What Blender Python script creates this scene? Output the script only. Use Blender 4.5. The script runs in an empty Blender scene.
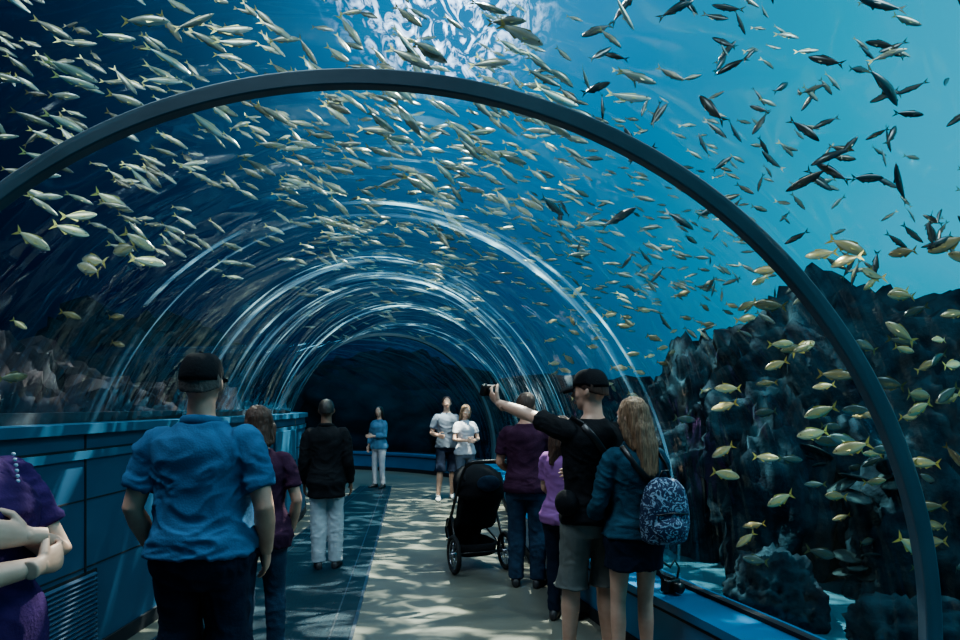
import bpy, bmesh, math, random
import numpy as np
from mathutils import Vector, Matrix, noise, Euler
random.seed(7); rng=np.random.default_rng(11)
V=Vector
scene=bpy.context.scene
COL=scene.collection
try: scene.view_settings.look='AgX - Medium High Contrast'
except Exception: pass

# ---------------------------------------------------------------- materials
def mat(name,c1,c2=None,rough=0.6,scale=8.0,metal=0.0,bump=0.0,bscale=None,stretch=(1,1,1),spec=0.5,emis=None,es=0):
    m=bpy.data.materials.new(name); m.use_nodes=True
    nt=m.node_tree; N=nt.nodes; L=nt.links; b=N['Principled BSDF']
    b.inputs['Roughness'].default_value=rough; b.inputs['Metallic'].default_value=metal
    b.inputs['Specular IOR Level'].default_value=spec
    tc=N.new('ShaderNodeTexCoord'); mp=N.new('ShaderNodeMapping'); mp.inputs['Scale'].default_value=stretch
    L.new(tc.outputs['Object'],mp.inputs['Vector'])
    nz=N.new('ShaderNodeTexNoise'); nz.inputs['Scale'].default_value=scale; nz.inputs['Detail'].default_value=5
    L.new(mp.outputs[0],nz.inputs['Vector'])
    cr=N.new('ShaderNodeValToRGB')
    c2=c2 or tuple(v*0.75 for v in c1)
    cr.color_ramp.elements[0].color=(*c2,1); cr.color_ramp.elements[1].color=(*c1,1)
    cr.color_ramp.elements[0].position=.35; cr.color_ramp.elements[1].position=.65
    L.new(nz.outputs['Fac'],cr.inputs[0]); L.new(cr.outputs[0],b.inputs['Base Color'])
    if bump:
        n2=N.new('ShaderNodeTexNoise'); n2.inputs['Scale'].default_value=bscale or scale*3; n2.inputs['Detail'].default_value=4
        L.new(mp.outputs[0],n2.inputs['Vector'])
        bp=N.new('ShaderNodeBump'); bp.inputs['Strength'].default_value=bump; bp.inputs['Distance'].default_value=.02
        L.new(n2.outputs['Fac'],bp.inputs['Height']); L.new(bp.outputs[0],b.inputs['Normal'])
    return m

M={}
M['skin']=mat('skin',(.55,.30,.21),(.46,.24,.17),rough=.5,scale=14,bump=.05)
M['skin_fair']=mat('skin_fair',(.56,.35,.26),(.48,.28,.20),rough=.5,scale=14,bump=.05)
M['skin_dark']=mat('skin_dark',(.20,.11,.07),(.15,.08,.05),rough=.5,scale=14)
M['hair_brown']=mat('hair_brown',(.09,.04,.022),(.035,.016,.01),rough=.45,scale=25,stretch=(6,6,.6),bump=.5)
M['hair_blonde']=mat('hair_light_brown',(.34,.21,.12),(.11,.06,.035),rough=.45,scale=25,stretch=(6,6,.6),bump=.6)
M['hair_black']=mat('hair_black',(.02,.015,.012),(.01,.008,.006),rough=.4,scale=30,bump=.4)
M['hair_grey']=mat('hair_grey',(.10,.08,.07),(.05,.04,.035),rough=.6,scale=30,bump=.3)
M['blue_polo']=mat('blue_polo_cloth',(.05,.135,.25),(.04,.11,.21),rough=.9,scale=9,bump=.2,bscale=120,spec=.1)
M['black_cloth']=mat('black_cloth',(.010,.011,.014),(.006,.007,.009),rough=.85,scale=9,bump=.2,bscale=90,spec=.2)
M['navy_cloth']=mat('navy_cloth',(.012,.02,.04),(.008,.013,.028),rough=.9,scale=9,bump=.2,bscale=90,spec=.15)
M['maroon_cloth']=mat('maroon_cloth',(.055,.020,.045),(.038,.013,.032),rough=.9,scale=9,bump=.2,bscale=90,spec=.15)
M['purple_cloth']=mat('purple_cloth',(.045,.017,.09),(.033,.012,.065),rough=.9,scale=9,bump=.2,bscale=90,spec=.15)
M['lilac_cloth']=mat('lilac_cloth',(.30,.13,.33),(.24,.10,.27),rough=.9,scale=9,bump=.15,spec=.15)
M['jeans']=mat('jeans_cloth',(.03,.055,.095),(.015,.03,.055),rough=.9,scale=14,bump=.3,bscale=150,spec=.15)
M['denim']=mat('denim_cloth',(.032,.078,.115),(.016,.045,.072),rough=.9,scale=14,bump=.3,bscale=120,spec=.15)
M['khaki']=mat('khaki_cloth',(.15,.16,.15),(.11,.12,.115),rough=.9,scale=9,bump=.15,spec=.15)
M['pale_cloth']=mat('pale_cloth',(.38,.41,.43),(.31,.34,.36),rough=.9,scale=9,bump=.15,spec=.15)
M['grey_cloth']=mat('grey_cloth',(.12,.14,.18),(.09,.11,.14),rough=.9,scale=9,bump=.15,spec=.15)
M['white_cloth']=mat('white_cloth',(.50,.50,.53),(.40,.40,.44),rough=.9,scale=9,bump=.15,spec=.15)
M['greyblue']=mat('greyblue_cloth',(.12,.24,.36),(.08,.17,.27),rough=.9,scale=9,bump=.15,spec=.15)
M['shoe_dark']=mat('shoe_dark',(.03,.03,.035),(.02,.02,.02),rough=.5,scale=9)
M['shoe_light']=mat('shoe_light',(.45,.45,.45),(.35,.35,.35),rough=.6,scale=9)
M['eye_white']=mat('eye_white',(.8,.8,.8),rough=.2)
M['eye_dark']=mat('eye_iris',(.02,.015,.01),rough=.1)
M['lip']=mat('lip',(.45,.17,.14),rough=.4)
M['plastic']=mat('black_plastic',(.015,.015,.017),(.01,.01,.011),rough=.35,scale=9)
M['metal']=mat('brushed_metal',(.35,.38,.42),(.25,.27,.30),rough=.3,scale=20,metal=1)
M['rubber']=mat('rubber',(.012,.012,.013),(.008,.008,.009),rough=.8,scale=30,bump=.3)
M['bead']=mat('bead',(.4,.5,.6),rough=.2)
M['rib']=mat('rib_dark_steel',(.075,.115,.14),(.055,.088,.11),rough=.5,scale=3,bump=.1)
M['wall']=mat('painted_blue_panel',(.018,.072,.135),(.014,.058,.115),rough=.5,scale=1.5,bump=.03)
M['walltop']=mat('painted_blue_ledge',(.028,.10,.17),(.022,.082,.145),rough=.35,scale=2,bump=.03)
M['ledgeb']=mat('painted_blue_bench',(.014,.13,.27),(.011,.11,.235),rough=.33,scale=2,bump=.03)
M['dark']=mat('dark_gap',(.006,.009,.014),rough=.7)
M['rock']=mat('reef_rock',(.011,.033,.047),(.002,.007,.013),rough=.9,scale=3.5,bump=1.0,bscale=12,spec=.1)
M['rock2']=mat('reef_rock_brown',(.026,.022,.025),(.005,.008,.013),rough=.9,scale=1.8,bump=.9,bscale=8,spec=.1)
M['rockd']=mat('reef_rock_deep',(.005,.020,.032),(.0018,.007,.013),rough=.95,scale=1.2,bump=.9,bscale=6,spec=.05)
M['sand']=mat('tank_sand',(.026,.088,.12),(.018,.062,.09),rough=.95,scale=1.4,bump=.4,bscale=10,spec=.1)
M['coral']=mat('coral_plates',(.025,.055,.06),(.014,.03,.036),rough=.9,scale=8,bump=.6,spec=.1)
M['floor']=mat('floor_terrazzo',(.135,.135,.108),(.105,.108,.090),rough=.38,scale=1.3,bump=.06,bscale=60)
M['belt']=mat('walkway_rubber',(.006,.023,.034),(.004,.015,.023),rough=.42,scale=4,bump=.5,bscale=14,stretch=(9,.8,1))
def glass_mat():
    m=bpy.data.materials.new('acrylic_tunnel'); m.use_nodes=True; nt=m.node_tree; N=nt.nodes; L=nt.links
    N.clear(); out=N.new('ShaderNodeOutputMaterial')
    tc=N.new('ShaderNodeTexCoord'); mp=N.new('ShaderNodeMapping'); mp.inputs['Scale'].default_value=(.45,1.5,.45)
    nz=N.new('ShaderNodeTexNoise'); nz.inputs['Scale'].default_value=1.0; nz.inputs['Detail'].default_value=2.5; nz.inputs['Distortion'].default_value=.9
    L.new(tc.outputs['Object'],mp.inputs[0]); L.new(mp.outputs[0],nz.inputs['Vector'])
    bp=N.new('ShaderNodeBump'); bp.inputs['Strength'].default_value=1.0; bp.inputs['Distance'].default_value=.32
    L.new(nz.outputs['Fac'],bp.inputs['Height'])
    lw=N.new('ShaderNodeLayerWeight'); lw.inputs['Blend'].default_value=.5
    pw=N.new('ShaderNodeMath'); pw.operation='POWER'; pw.inputs[1].default_value=3.0
    L.new(lw.outputs['Facing'],pw.inputs[0])
    ma=N.new('ShaderNodeMath'); ma.operation='MULTIPLY_ADD'; ma.inputs[1].default_value=.62; ma.inputs[2].default_value=.02
    L.new(pw.outputs[0],ma.inputs[0])
    tr=N.new('ShaderNodeBsdfTransparent'); tr.inputs[0].default_value=(.93,.98,1,1)
    gl=N.new('ShaderNodeBsdfGlossy'); gl.inputs['Roughness'].default_value=.05; gl.inputs['Color'].default_value=(.85,.98,1,1)
    L.new(bp.outputs[0],gl.inputs['Normal'])
    mx=N.new('ShaderNodeMixShader'); L.new(ma.outputs[0],mx.inputs[0]); L.new(tr.outputs[0],mx.inputs[1]); L.new(gl.outputs[0],mx.inputs[2])
    L.new(mx.outputs[0],out.inputs[0]); return m
M['glass']=glass_mat()
def seam_mat(name,sc,lo,hi,mxv):  # for the seams and also for the painted reflection streaks
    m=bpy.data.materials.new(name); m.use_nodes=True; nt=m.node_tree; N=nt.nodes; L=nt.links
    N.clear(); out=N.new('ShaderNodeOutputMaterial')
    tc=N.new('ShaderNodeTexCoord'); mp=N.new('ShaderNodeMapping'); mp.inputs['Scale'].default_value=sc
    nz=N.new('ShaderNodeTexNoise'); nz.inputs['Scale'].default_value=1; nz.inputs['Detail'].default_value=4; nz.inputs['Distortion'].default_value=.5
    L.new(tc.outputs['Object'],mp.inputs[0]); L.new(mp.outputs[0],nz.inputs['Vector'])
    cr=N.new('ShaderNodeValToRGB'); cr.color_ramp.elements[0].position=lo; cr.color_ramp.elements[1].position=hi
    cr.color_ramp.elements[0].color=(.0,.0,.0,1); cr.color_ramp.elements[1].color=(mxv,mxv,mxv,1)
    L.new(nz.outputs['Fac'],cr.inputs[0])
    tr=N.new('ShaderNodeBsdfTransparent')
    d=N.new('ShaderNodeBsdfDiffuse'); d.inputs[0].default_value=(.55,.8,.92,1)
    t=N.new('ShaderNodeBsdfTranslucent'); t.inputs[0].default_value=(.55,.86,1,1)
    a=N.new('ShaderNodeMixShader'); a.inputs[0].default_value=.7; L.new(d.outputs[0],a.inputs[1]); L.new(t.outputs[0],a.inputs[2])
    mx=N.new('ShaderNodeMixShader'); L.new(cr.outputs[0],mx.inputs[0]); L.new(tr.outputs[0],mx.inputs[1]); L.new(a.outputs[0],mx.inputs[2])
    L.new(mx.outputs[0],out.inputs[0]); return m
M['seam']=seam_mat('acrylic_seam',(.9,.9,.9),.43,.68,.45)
M['painted_streak']=seam_mat('painted_acrylic_glints',(.5,7,.5),.50,.74,.68)  # pale streaks painted in place of bright reflections on the acrylic

def fish_mat(name,rough=.3):
    m=bpy.data.materials.new(name); m.use_nodes=True; nt=m.node_tree; N=nt.nodes; L=nt.links; b=N['Principled BSDF']
    at=N.new('ShaderNodeAttribute'); at.attribute_name='Col'
    L.new(at.outputs['Color'],b.inputs['Base Color']); b.inputs['Roughness'].default_value=rough
    b.inputs['Metallic'].default_value=.35
    return m
M['fish']=fish_mat('fish_scales')

# ---------------------------------------------------------------- mesh helpers
def mkobj(name,verts,faces,m=None,smooth=True,parent=None):
    me=bpy.data.meshes.new(name); me.from_pydata([tuple(v) for v in verts],[],faces); me.update()
    if m: me.materials.append(m)
    if smooth: me.polygons.foreach_set('use_smooth',[True]*len(me.polygons))
    o=bpy.data.objects.new(name,me); COL.objects.link(o)
    if parent: o.parent=parent
    return o
def empty(name,loc=(0,0,0),yaw=0):
    e=bpy.data.objects.new(name,None); e.location=loc; e.rotation_euler=(0,0,math.radians(yaw)); e.empty_display_size=.2
    COL.objects.link(e); return e

class Geo:
    def __init__(s): s.v=[]; s.f=[]
    def loft(s,rings,cap=True):
        b=len(s.v); n=len(rings[0])
        for r in rings: s.v+=[V(p) for p in r]
        for i in range(len(rings)-1):
            for j in range(n):
                a=b+i*n+j; c=b+i*n+(j+1)%n
                s.f.append((a,c,c+n,a+n))
        if cap:
            s.f.append(tuple(b+j for j in reversed(range(n))))
            e=b+(len(rings)-1)*n
            s.f.append(tuple(e+j for j in range(n)))
    def tube(s,pts,rad,n=12,closed=False):
        pts=[V(p) for p in pts]
        if not hasattr(rad,'__len__'): rad=[rad]*len(pts)
        T=[]
        for i in range(len(pts)):
            if closed: t=pts[(i+1)%len(pts)]-pts[i-1]
            else: t=pts[min(i+1,len(pts)-1)]-pts[max(i-1,0)]
            T.append(t.normalized())
        ref=V((0,0,1)) if abs(T[0].z)<.9 else V((0,1,0))
        u=T[0].cross(ref).normalized(); rings=[]
        for p,t,r in zip(pts,T,rad):
            u=(u-t*u.dot(t)).normalized(); w=t.cross(u)
            ru,rw=(r if hasattr(r,'__len__') else (r,r))
            rings.append([p+u*(ru*math.cos(a))+w*(rw*math.sin(a)) for a in [2*math.pi*k/n for k in range(n)]])
        if closed:
            rings.append(rings[0]); s.loft(rings,cap=False)
        else: s.loft(rings)
    def ell(s,c,r,n=16,m=10,rot=None):
        c=V(c); rings=[]
        for i in range(1,m):
            ph=math.pi*i/m
            ring=[]
            for k in range(n):
                a=2*math.pi*k/n
                p=V((r[0]*math.sin(ph)*math.cos(a),r[1]*math.sin(ph)*math.sin(a),-r[2]*math.cos(ph)))
                if rot: p=rot@p
                ring.append(c+p)
            rings.append(ring)
        s.loft(rings)
    def box(s,c,h,rot=None):
        b=len(s.v); c=V(c)
        for x in (-1,1):
            for y in (-1,1):
                for z in (-1,1):
                    p=V((x*h[0],y*h[1],z*h[2]))
                    if rot: p=rot@p
                    s.v.append(c+p)
        for f in ((0,1,3,2),(4,6,7,5),(0,4,5,1),(2,3,7,6),(0,2,6,4),(1,5,7,3)): s.f.append(tuple(b+i for i in f))
    def xf(s,start,M4):
        for i in range(start,len(s.v)): s.v[i]=M4@s.v[i]
    def obj(s,name,m,parent=None,smooth=True,bevel=0,k=1.0):
        o=mkobj(name,[v*k for v in s.v],s.f,m,smooth,parent)
        if bevel:
            md=o.modifiers.new('bev','BEVEL'); md.width=bevel; md.segments=3; md.limit_method='ANGLE'
        return o
    def remesh(s,name,m,parent,voxel,it=3,fold=0,k=1.0,fs=(7,7,4),hair=False):
        o=mkobj(name,s.v,s.f,m,True,parent)
        bm=bmesh.new(); bm.from_mesh(o.data); bmesh.ops.recalc_face_normals(bm,faces=bm.faces); bm.to_mesh(o.data); bm.free()
        r=o.modifiers.new('r','REMESH'); r.mode='VOXEL'; r.voxel_size=voxel; r.use_smooth_shade=True
        if it:
            sm=o.modifiers.new('s','SMOOTH'); sm.iterations=it; sm.factor=.5
        bpy.context.view_layer.update()
        dg=bpy.context.evaluated_depsgraph_get()
        me=bpy.data.meshes.new_from_object(o.evaluated_get(dg))
        o.modifiers.clear(); old=o.data; o.data=me; bpy.data.meshes.remove(old); me.name=name
        if not me.materials: me.materials.append(m)
        n=len(me.vertices)
        if n==0: return o
        co=np.empty(n*3,'f'); me.vertices.foreach_get('co',co); co=co.reshape(-1,3)
        if fold:
            no=np.empty(n*3,'f'); me.vertices.foreach_get('normal',no); no=no.reshape(-1,3)
            for i in range(n):
                p=co[i]
                q=V((p[0]*fs[0],p[1]*fs[1],p[2]*fs[2]))
                if hair: d=noise.noise(q)*.6+noise.noise(q*2.1)*.4
                else:
                    q2=q+V((noise.noise(q*.6)*1.5,0,noise.noise(q*.5+V((9,9,9)))*1.5))
                    a=1-2*abs(noise.noise(q2)); b=1-2*abs(noise.noise(q2*2.1+V((5,1,2))))
                    d=a*abs(a)*.75-.3+b*.4
                co[i]=p+no[i]*d*fold
        co*=k
        me.vertices.foreach_set('co',co.ravel()); me.polygons.foreach_set('use_smooth',[True]*len(me.polygons)); me.update()
        return o

# ---------------------------------------------------------------- tunnel shell
RP=[(2.35,-5),(2.28,0),(1.84,2.64),(1.24,4.66),(.90,6.2),(.76,8),(.72,10.2),(.6,12.0),(.0,14.0),(-1.3,15.7),(-3.4,16.8),(-6.5,17.4),(-10,17.5)]
LP=[(-2.5,-5),(-2.5,0),(-2.5,2.64),(-2.5,4.66),(-2.5,6.2),(-2.52,8),(-2.65,9.6),(-3.0,10.7),(-3.7,11.6),(-4.7,12.3),(-6,12.8),(-8,13.1),(-10,13.2)]
def cm(P,t):
    i=min(int(t),len(P)-2); u=t-i
    g=lambda j:V((*P[max(0,min(len(P)-1,j))],0))
    p0,p1,p2,p3=g(i-1),g(i),g(i+1),g(i+2)
    return .5*((2*p1)+(p2-p0)*u+(2*p0-5*p1+4*p2-p3)*u*u+(3*p1-p0-3*p2+p3)*u*u*u)
NS=121
ts=[ (len(RP)-1)*i/(NS-1) for i in range(NS)]
R_=[cm(RP,t) for t in ts]; L_=[cm(LP,t) for t in ts]
Z0,BH=.69,2.33
def section(t):
    r=cm(RP,t); l=cm(LP,t); e=(r-l).normalized(); lg=l-e*.36; c=(r+lg)/2; a=(r-lg).length/2
    return c,e,a
def arch(t,th):
    c,e,a=section(t); return c+e*(a*math.cos(th))+V((0,0,Z0+BH*math.sin(th)))
def t_at_y(y):
    lo,hi=0.,7.
    for _ in range(40):
        mid=(lo+hi)/2
        if section(mid)[0].y<y: lo=mid
        else: hi=mid
    return lo
TUN=empty('aquarium_tunnel')
vs=[];fs=[];NA=56
for t in ts:
    for j in range(NA+1):
        th=-.105+(math.pi+.0+.105)*j/NA
        vs.append(arch(t,th))
for i in range(NS-1):
    for j in range(NA):
        a=i*(NA+1)+j; fs.append((a,a+1,a+NA+2,a+NA+1))
mkobj('acrylic_vault',vs,fs,M['glass'],parent=TUN)
def archband(t,rin,rout,half,name,m,parent=None,dx=0,da=0,sheet=False):
    c,e,a=section(t); c=c+e*dx; a+=da; ax=V((-e.y,e.x,0)); v=[];f=[]; n=96
    prof_=((rin,-half),(rin,half)) if sheet else ((rin,-half),(rout,-half),(rout,half),(rin,half)); K=len(prof_)
    for j in range(n+1):
        th=-.12+(math.pi+.12)*j/n
        for (r,h) in prof_:
            v.append(c+e*((a+r)*math.cos(th))+V((0,0,Z0+(BH+r)*math.sin(th)))+ax*h)
    for j in range(n):
        for k in range(K if not sheet else 1):
            b=j*K; f.append((b+k,b+(k+1)%K,b+K+(k+1)%K,b+K+k))
    if not sheet:
        f.append((0,1,2,3)); f.append((n*4+3,n*4+2,n*4+1,n*4))
    return mkobj(name,v,f,m,sheet,parent)
o=archband(t_at_y(2.64),-.060,.008,.028,'rib_1',M['rib'],TUN,dx=-.01,da=.055)
md=o.modifiers.new('b','BEVEL'); md.width=.006; md.segments=2; md.limit_method='ANGLE'
archband(t_at_y(-2.4),-.055,-.004,.03,'rib_2',M['rib'],TUN)
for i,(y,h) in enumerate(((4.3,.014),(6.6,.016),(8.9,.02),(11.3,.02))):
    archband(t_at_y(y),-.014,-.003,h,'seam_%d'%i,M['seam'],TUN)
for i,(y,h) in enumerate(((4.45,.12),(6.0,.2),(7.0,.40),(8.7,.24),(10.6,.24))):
    archband(t_at_y(y),-.02,0,h,'streak_band_%d'%i,M['painted_streak'],TUN,sheet=True)  # sheets carrying the painted reflection streaks, not joints
archband(7.6,-.06,-.004,.05,'rib_3',M['rib'],TUN)

def strip(name,A,B,zt,zb,m,parent=None):
    v=[];f=[]; n=len(A)
    for p0,p1 in zip(A,B):
        for p,z in ((p0,zb),(p1,zb),(p1,zt),(p0,zt)): v.append(V((p.x,p.y,z)))
    for i in range(n-1):
        for k in range(4):
            b=i*4; f.append((b+k,b+(k+1)%4,b+4+(k+1)%4,b+4+k))
    f.append((3,2,1,0)); f.append(((n-1)*4,(n-1)*4+1,(n-1)*4+2,(n-1)*4+3))
    o=mkobj(name,v,f,m,False,parent)
    bm=bmesh.new(); bm.from_mesh(o.data); bmesh.ops.recalc_face_normals(bm,faces=bm.faces); bm.to_mesh(o.data); bm.free()
    return o
E_=[(r-l).normalized() for r,l in zip(R_,L_)]
def off(P,d): return [p+e*d for p,e in zip(P,E_)]
strip('floor',off(L_,-.02),off(R_,-.29),0,-.12,M['floor'])
bp_=empty('moving_walkway')
ys=[-4+i*.5 for i in range(35)]
xl=lambda y:V((-2.28-.03*max(0,y-8),y,0)); xr=lambda y:V((-.92-.105*(y-4.5),y,0))
strip('belt',[xl(y) for y in ys],[xr(y) for y in ys],.006,.0005,M['belt'],bp_)
for nm,fn,a,b,z in (('trim_1',xl,-.02,0,.012),('trim_2',xr,0,.025,.012),('trim_3',xr,-.15,-.138,.009),('trim_4',xl,.12,.13,.009)):
    strip(nm,[fn(y)+V((a,0,0)) for y in ys],[fn(y)+V((b,0,0)) for y in ys],z,.0005,M['metal'],bp_)
wl=empty('wall_left')
strip('panel',off(L_,-.34),L_,1.47,-.3,M['wall'],wl)
strip('cap',off(L_,-.36),off(L_,.045),1.53,1.47,M['walltop'],wl)
strip('upstand',off(L_,-.34),off(L_,-.22),1.60,1.53,M['dark'],wl)
strip('groove_1',L_,off(L_,.004),1.375,1.36,M['dark'],wl)
strip('rail',off(L_,0),off(L_,.018),1.36,1.31,M['walltop'],wl)
strip('groove_2',L_,off(L_,.004),1.055,1.045,M['dark'],wl)
strip('groove_3',L_,off(L_,.004),.625,.615,M['dark'],wl)
strip('kick',L_,off(L_,.02),.10,.0,M['dark'],wl)
g=Geo()
for y in np.arange(-4,9,1.15):
    g.box((-2.497,y,.78),(.004,.006,.68))
g.obj('panel_joints',M['dark'],wl,False)
g=Geo()
for y0 in (1.9,3.15):
    for i in range(15):
        z=.14+.03*i; g.box((-2.488,y0+.5,z),(.012,.50,.007),Euler((0,.5,0)).to_matrix())
g.obj('vent_louvres',M['wall'],wl,False)
g=Geo()
for y0 in (1.9,3.15): g.box((-2.4985,y0+.5,.35),(.004,.52,.24))
g.obj('vent_back',M['dark'],wl,False)
g=Geo()
for y in (3.0,5.3,7.6):
    g.box((-2.49,y,1.42),(.008,.04,.022)); g.ell((-2.475,y,1.42),(.014,.014,.014))
g.obj('latches',M['metal'],wl,True)
g=Geo(); g.box((-2.488,8.2,1.12),(.012,.42,.20)); g.box((-2.488,6.9,1.12),(.012,.42,.20)); g.obj('info_panel',M['walltop'],wl,False,.004)
wr=empty('wall_right')
strip('bench_body',off(R_,-.30),off(R_,.10),.40,-.5,M['ledgeb'],wr)
strip('bench_top',off(R_,-.34),off(R_,.10),.45,.40,M['ledgeb'],wr)
strip('gasket',off(R_,-.035),off(R_,.02),.475,.45,M['dark'],wr)
strip('kick',off(R_,-.315),off(R_,-.30),.09,0,M['dark'],wr)
strip('groove',off(R_,-.303),off(R_,-.30),.375,.36,M['dark'],wr)

# ---------------------------------------------------------------- tank
def rock(name,c,r,m,seed,sub=5,amp=.38,parent=None):
    bm=bmesh.new(); bmesh.ops.create_icosphere(bm,subdivisions=sub,radius=1)
    for v in bm.verts:
        p=v.co.copy(); q=p*1.3+V((seed,seed*2.1,seed*.7))
        d=1+amp*(noise.multi_fractal(q*1.1,.8,2.2,5)-1.0)*.5+amp*.6*noise.noise(q*2.2)
        d+=amp*.34*(1-2*abs(noise.noise(q*4.5)))+amp*.26*(1-2*abs(noise.noise(q*10)))*.7
        v.co=V((p.x*r[0],p.y*r[1],p.z*r[2]))*d+V(c)
    me=bpy.data.meshes.new(name); bm.to_mesh(me); bm.free(); me.materials.append(m)
    me.polygons.foreach_set('use_smooth',[True]*len(me.polygons))
    o=bpy.data.objects.new(name,me); COL.objects.link(o); o.parent=parent; return o
v=[];f=[];n=90
for i in range(n+1):
    for j in range(n+1):
        x=-40+80*i/n; y=-12+62*j/n
        v.append((x,y,-.42+.12*noise.noise(V((x*.3,y*.3,0)))))
for i in range(n):
    for j in range(n):
        a=i*(n+1)+j; f.append((a,a+n+1,a+n+2,a+1))
mkobj('tank_floor',v,f,M['sand'])
rf=empty('reef_right')
rock('boulder_1',(5.4,9.2,.6),(2.6,1.6,2.25),M['rock'],1.3,6,parent=rf)
rock('boulder_2',(3.6,9.6,.5),(1.15,1.2,1.95),M['rock'],4.1,6,parent=rf)
rock('boulder_3',(8.5,8.4,.5),(2.3,1.8,2.0),M['rock'],7.7,parent=rf)
rock('boulder_4',(4.9,6.9,.0),(.8,.6,1.0),M['rock'],9.9,parent=rf)
rock('boulder_5',(2.9,6.3,-.3),(.4,.4,.45),M['rock'],5.9,parent=rf)
rock('boulder_6',(6.2,6.4,.2),(.9,.7,1.3),M['rock'],15.9,parent=rf)
rock('boulder_7',(2.9,12.2,.2),(1.3,1.2,1.4),M['rockd'],25.9,parent=rf)
rock('boulder_8',(3.7,7.9,.1),(.6,.6,1.4),M['rock'],22.9,parent=rf)
rock('boulder_9',(3.4,5.0,-.3),(.45,.35,.4),M['rock'],32.9,parent=rf)
g=Geo()
for i in range(26):
    a=random.uniform(0,6.28); x=random.uniform(2.9,6.6); y=random.uniform(6.6,8.2); z=random.uniform(-.3,1.0)
    for q in range(3):
        g.ell((x+random.uniform(-.1,.1),y+random.uniform(-.1,.1),z+q*.09),(random.uniform(.10,.22),random.uniform(.10,.2),.025),14,6,Euler((random.uniform(-.5,.5),random.uniform(-.5,.5),a)).to_matrix())
g.obj('coral_plates',M['coral'],rf)
rl=empty('reef_left')
rock('boulder_1',(-6.6,8.2,.5),(2.6,1.8,1.75),M['rock2'],2.3,6,parent=rl)
rock('boulder_2',(-9.8,7.6,.6),(2.5,1.8,2.0),M['rock2'],3.9,6,parent=rl)
rock('boulder_3',(-5.0,11.0,.2),(1.3,1.0,1.6),M['rock2'],6.9,parent=rl)
rock('boulder_4',(-5.1,6.2,.4),(1.2,.9,1.6),M['rock2'],16.9,6,parent=rl)
rock('boulder_5',(-4.7,4.6,.4),(1.0,.9,1.35),M['rock2'],26.9,6,parent=rl)
rd=empty('reef_deep')
rock('boulder_1',(-3.2,22,.3),(5,2.2,2.5),M['rockd'],12.3,5,parent=rd)
rock('boulder_2',(3.8,20,.3),(4.2,2.5,1.9),M['rockd'],13.3,5,parent=rd)
rock('boulder_3',(-11,21,.5),(4.5,2.2,3.6),M['rockd'],14.3,5,parent=rd)
rock('boulder_4',(11,18,.5),(5,2.5,2.6),M['rockd'],18.3,5,parent=rd)

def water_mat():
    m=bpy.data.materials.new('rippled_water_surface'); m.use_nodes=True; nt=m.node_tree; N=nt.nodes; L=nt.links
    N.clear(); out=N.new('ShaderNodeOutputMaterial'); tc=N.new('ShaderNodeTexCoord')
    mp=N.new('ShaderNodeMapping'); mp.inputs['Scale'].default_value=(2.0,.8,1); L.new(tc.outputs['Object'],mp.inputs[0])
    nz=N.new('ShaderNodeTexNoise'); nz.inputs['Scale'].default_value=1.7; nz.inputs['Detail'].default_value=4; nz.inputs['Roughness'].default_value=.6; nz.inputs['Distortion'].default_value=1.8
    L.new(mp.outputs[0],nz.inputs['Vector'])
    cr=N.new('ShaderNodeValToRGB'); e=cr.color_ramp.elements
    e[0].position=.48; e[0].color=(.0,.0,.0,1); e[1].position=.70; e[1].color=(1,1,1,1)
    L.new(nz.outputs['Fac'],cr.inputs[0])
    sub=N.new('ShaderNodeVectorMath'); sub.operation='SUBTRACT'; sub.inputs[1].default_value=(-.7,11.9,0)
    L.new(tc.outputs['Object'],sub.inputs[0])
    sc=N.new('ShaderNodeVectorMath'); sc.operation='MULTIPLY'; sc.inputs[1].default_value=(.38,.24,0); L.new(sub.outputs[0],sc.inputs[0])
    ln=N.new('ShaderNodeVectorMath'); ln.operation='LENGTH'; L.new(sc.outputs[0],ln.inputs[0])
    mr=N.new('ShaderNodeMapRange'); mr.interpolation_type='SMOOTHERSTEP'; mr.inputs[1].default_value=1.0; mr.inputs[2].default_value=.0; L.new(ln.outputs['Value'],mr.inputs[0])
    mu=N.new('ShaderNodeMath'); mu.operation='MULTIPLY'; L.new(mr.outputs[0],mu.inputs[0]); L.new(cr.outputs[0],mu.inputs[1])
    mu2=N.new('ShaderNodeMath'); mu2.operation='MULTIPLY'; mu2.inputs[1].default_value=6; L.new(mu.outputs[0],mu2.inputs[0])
    em=N.new('ShaderNodeEmission'); em.inputs[0].default_value=(.62,.78,1,1); L.new(mu2.outputs[0],em.inputs[1])  # bright ripples and their round glow painted on the surface as emission
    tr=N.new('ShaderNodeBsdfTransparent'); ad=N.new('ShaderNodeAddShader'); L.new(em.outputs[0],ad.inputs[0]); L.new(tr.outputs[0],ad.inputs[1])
    L.new(ad.outputs[0],out.inputs[0]); return m
mkobj('water_surface',[(-14,2,9),(14,2,9),(14,40,9),(-14,40,9)],[(0,3,2,1)],water_mat(),False)

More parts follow.
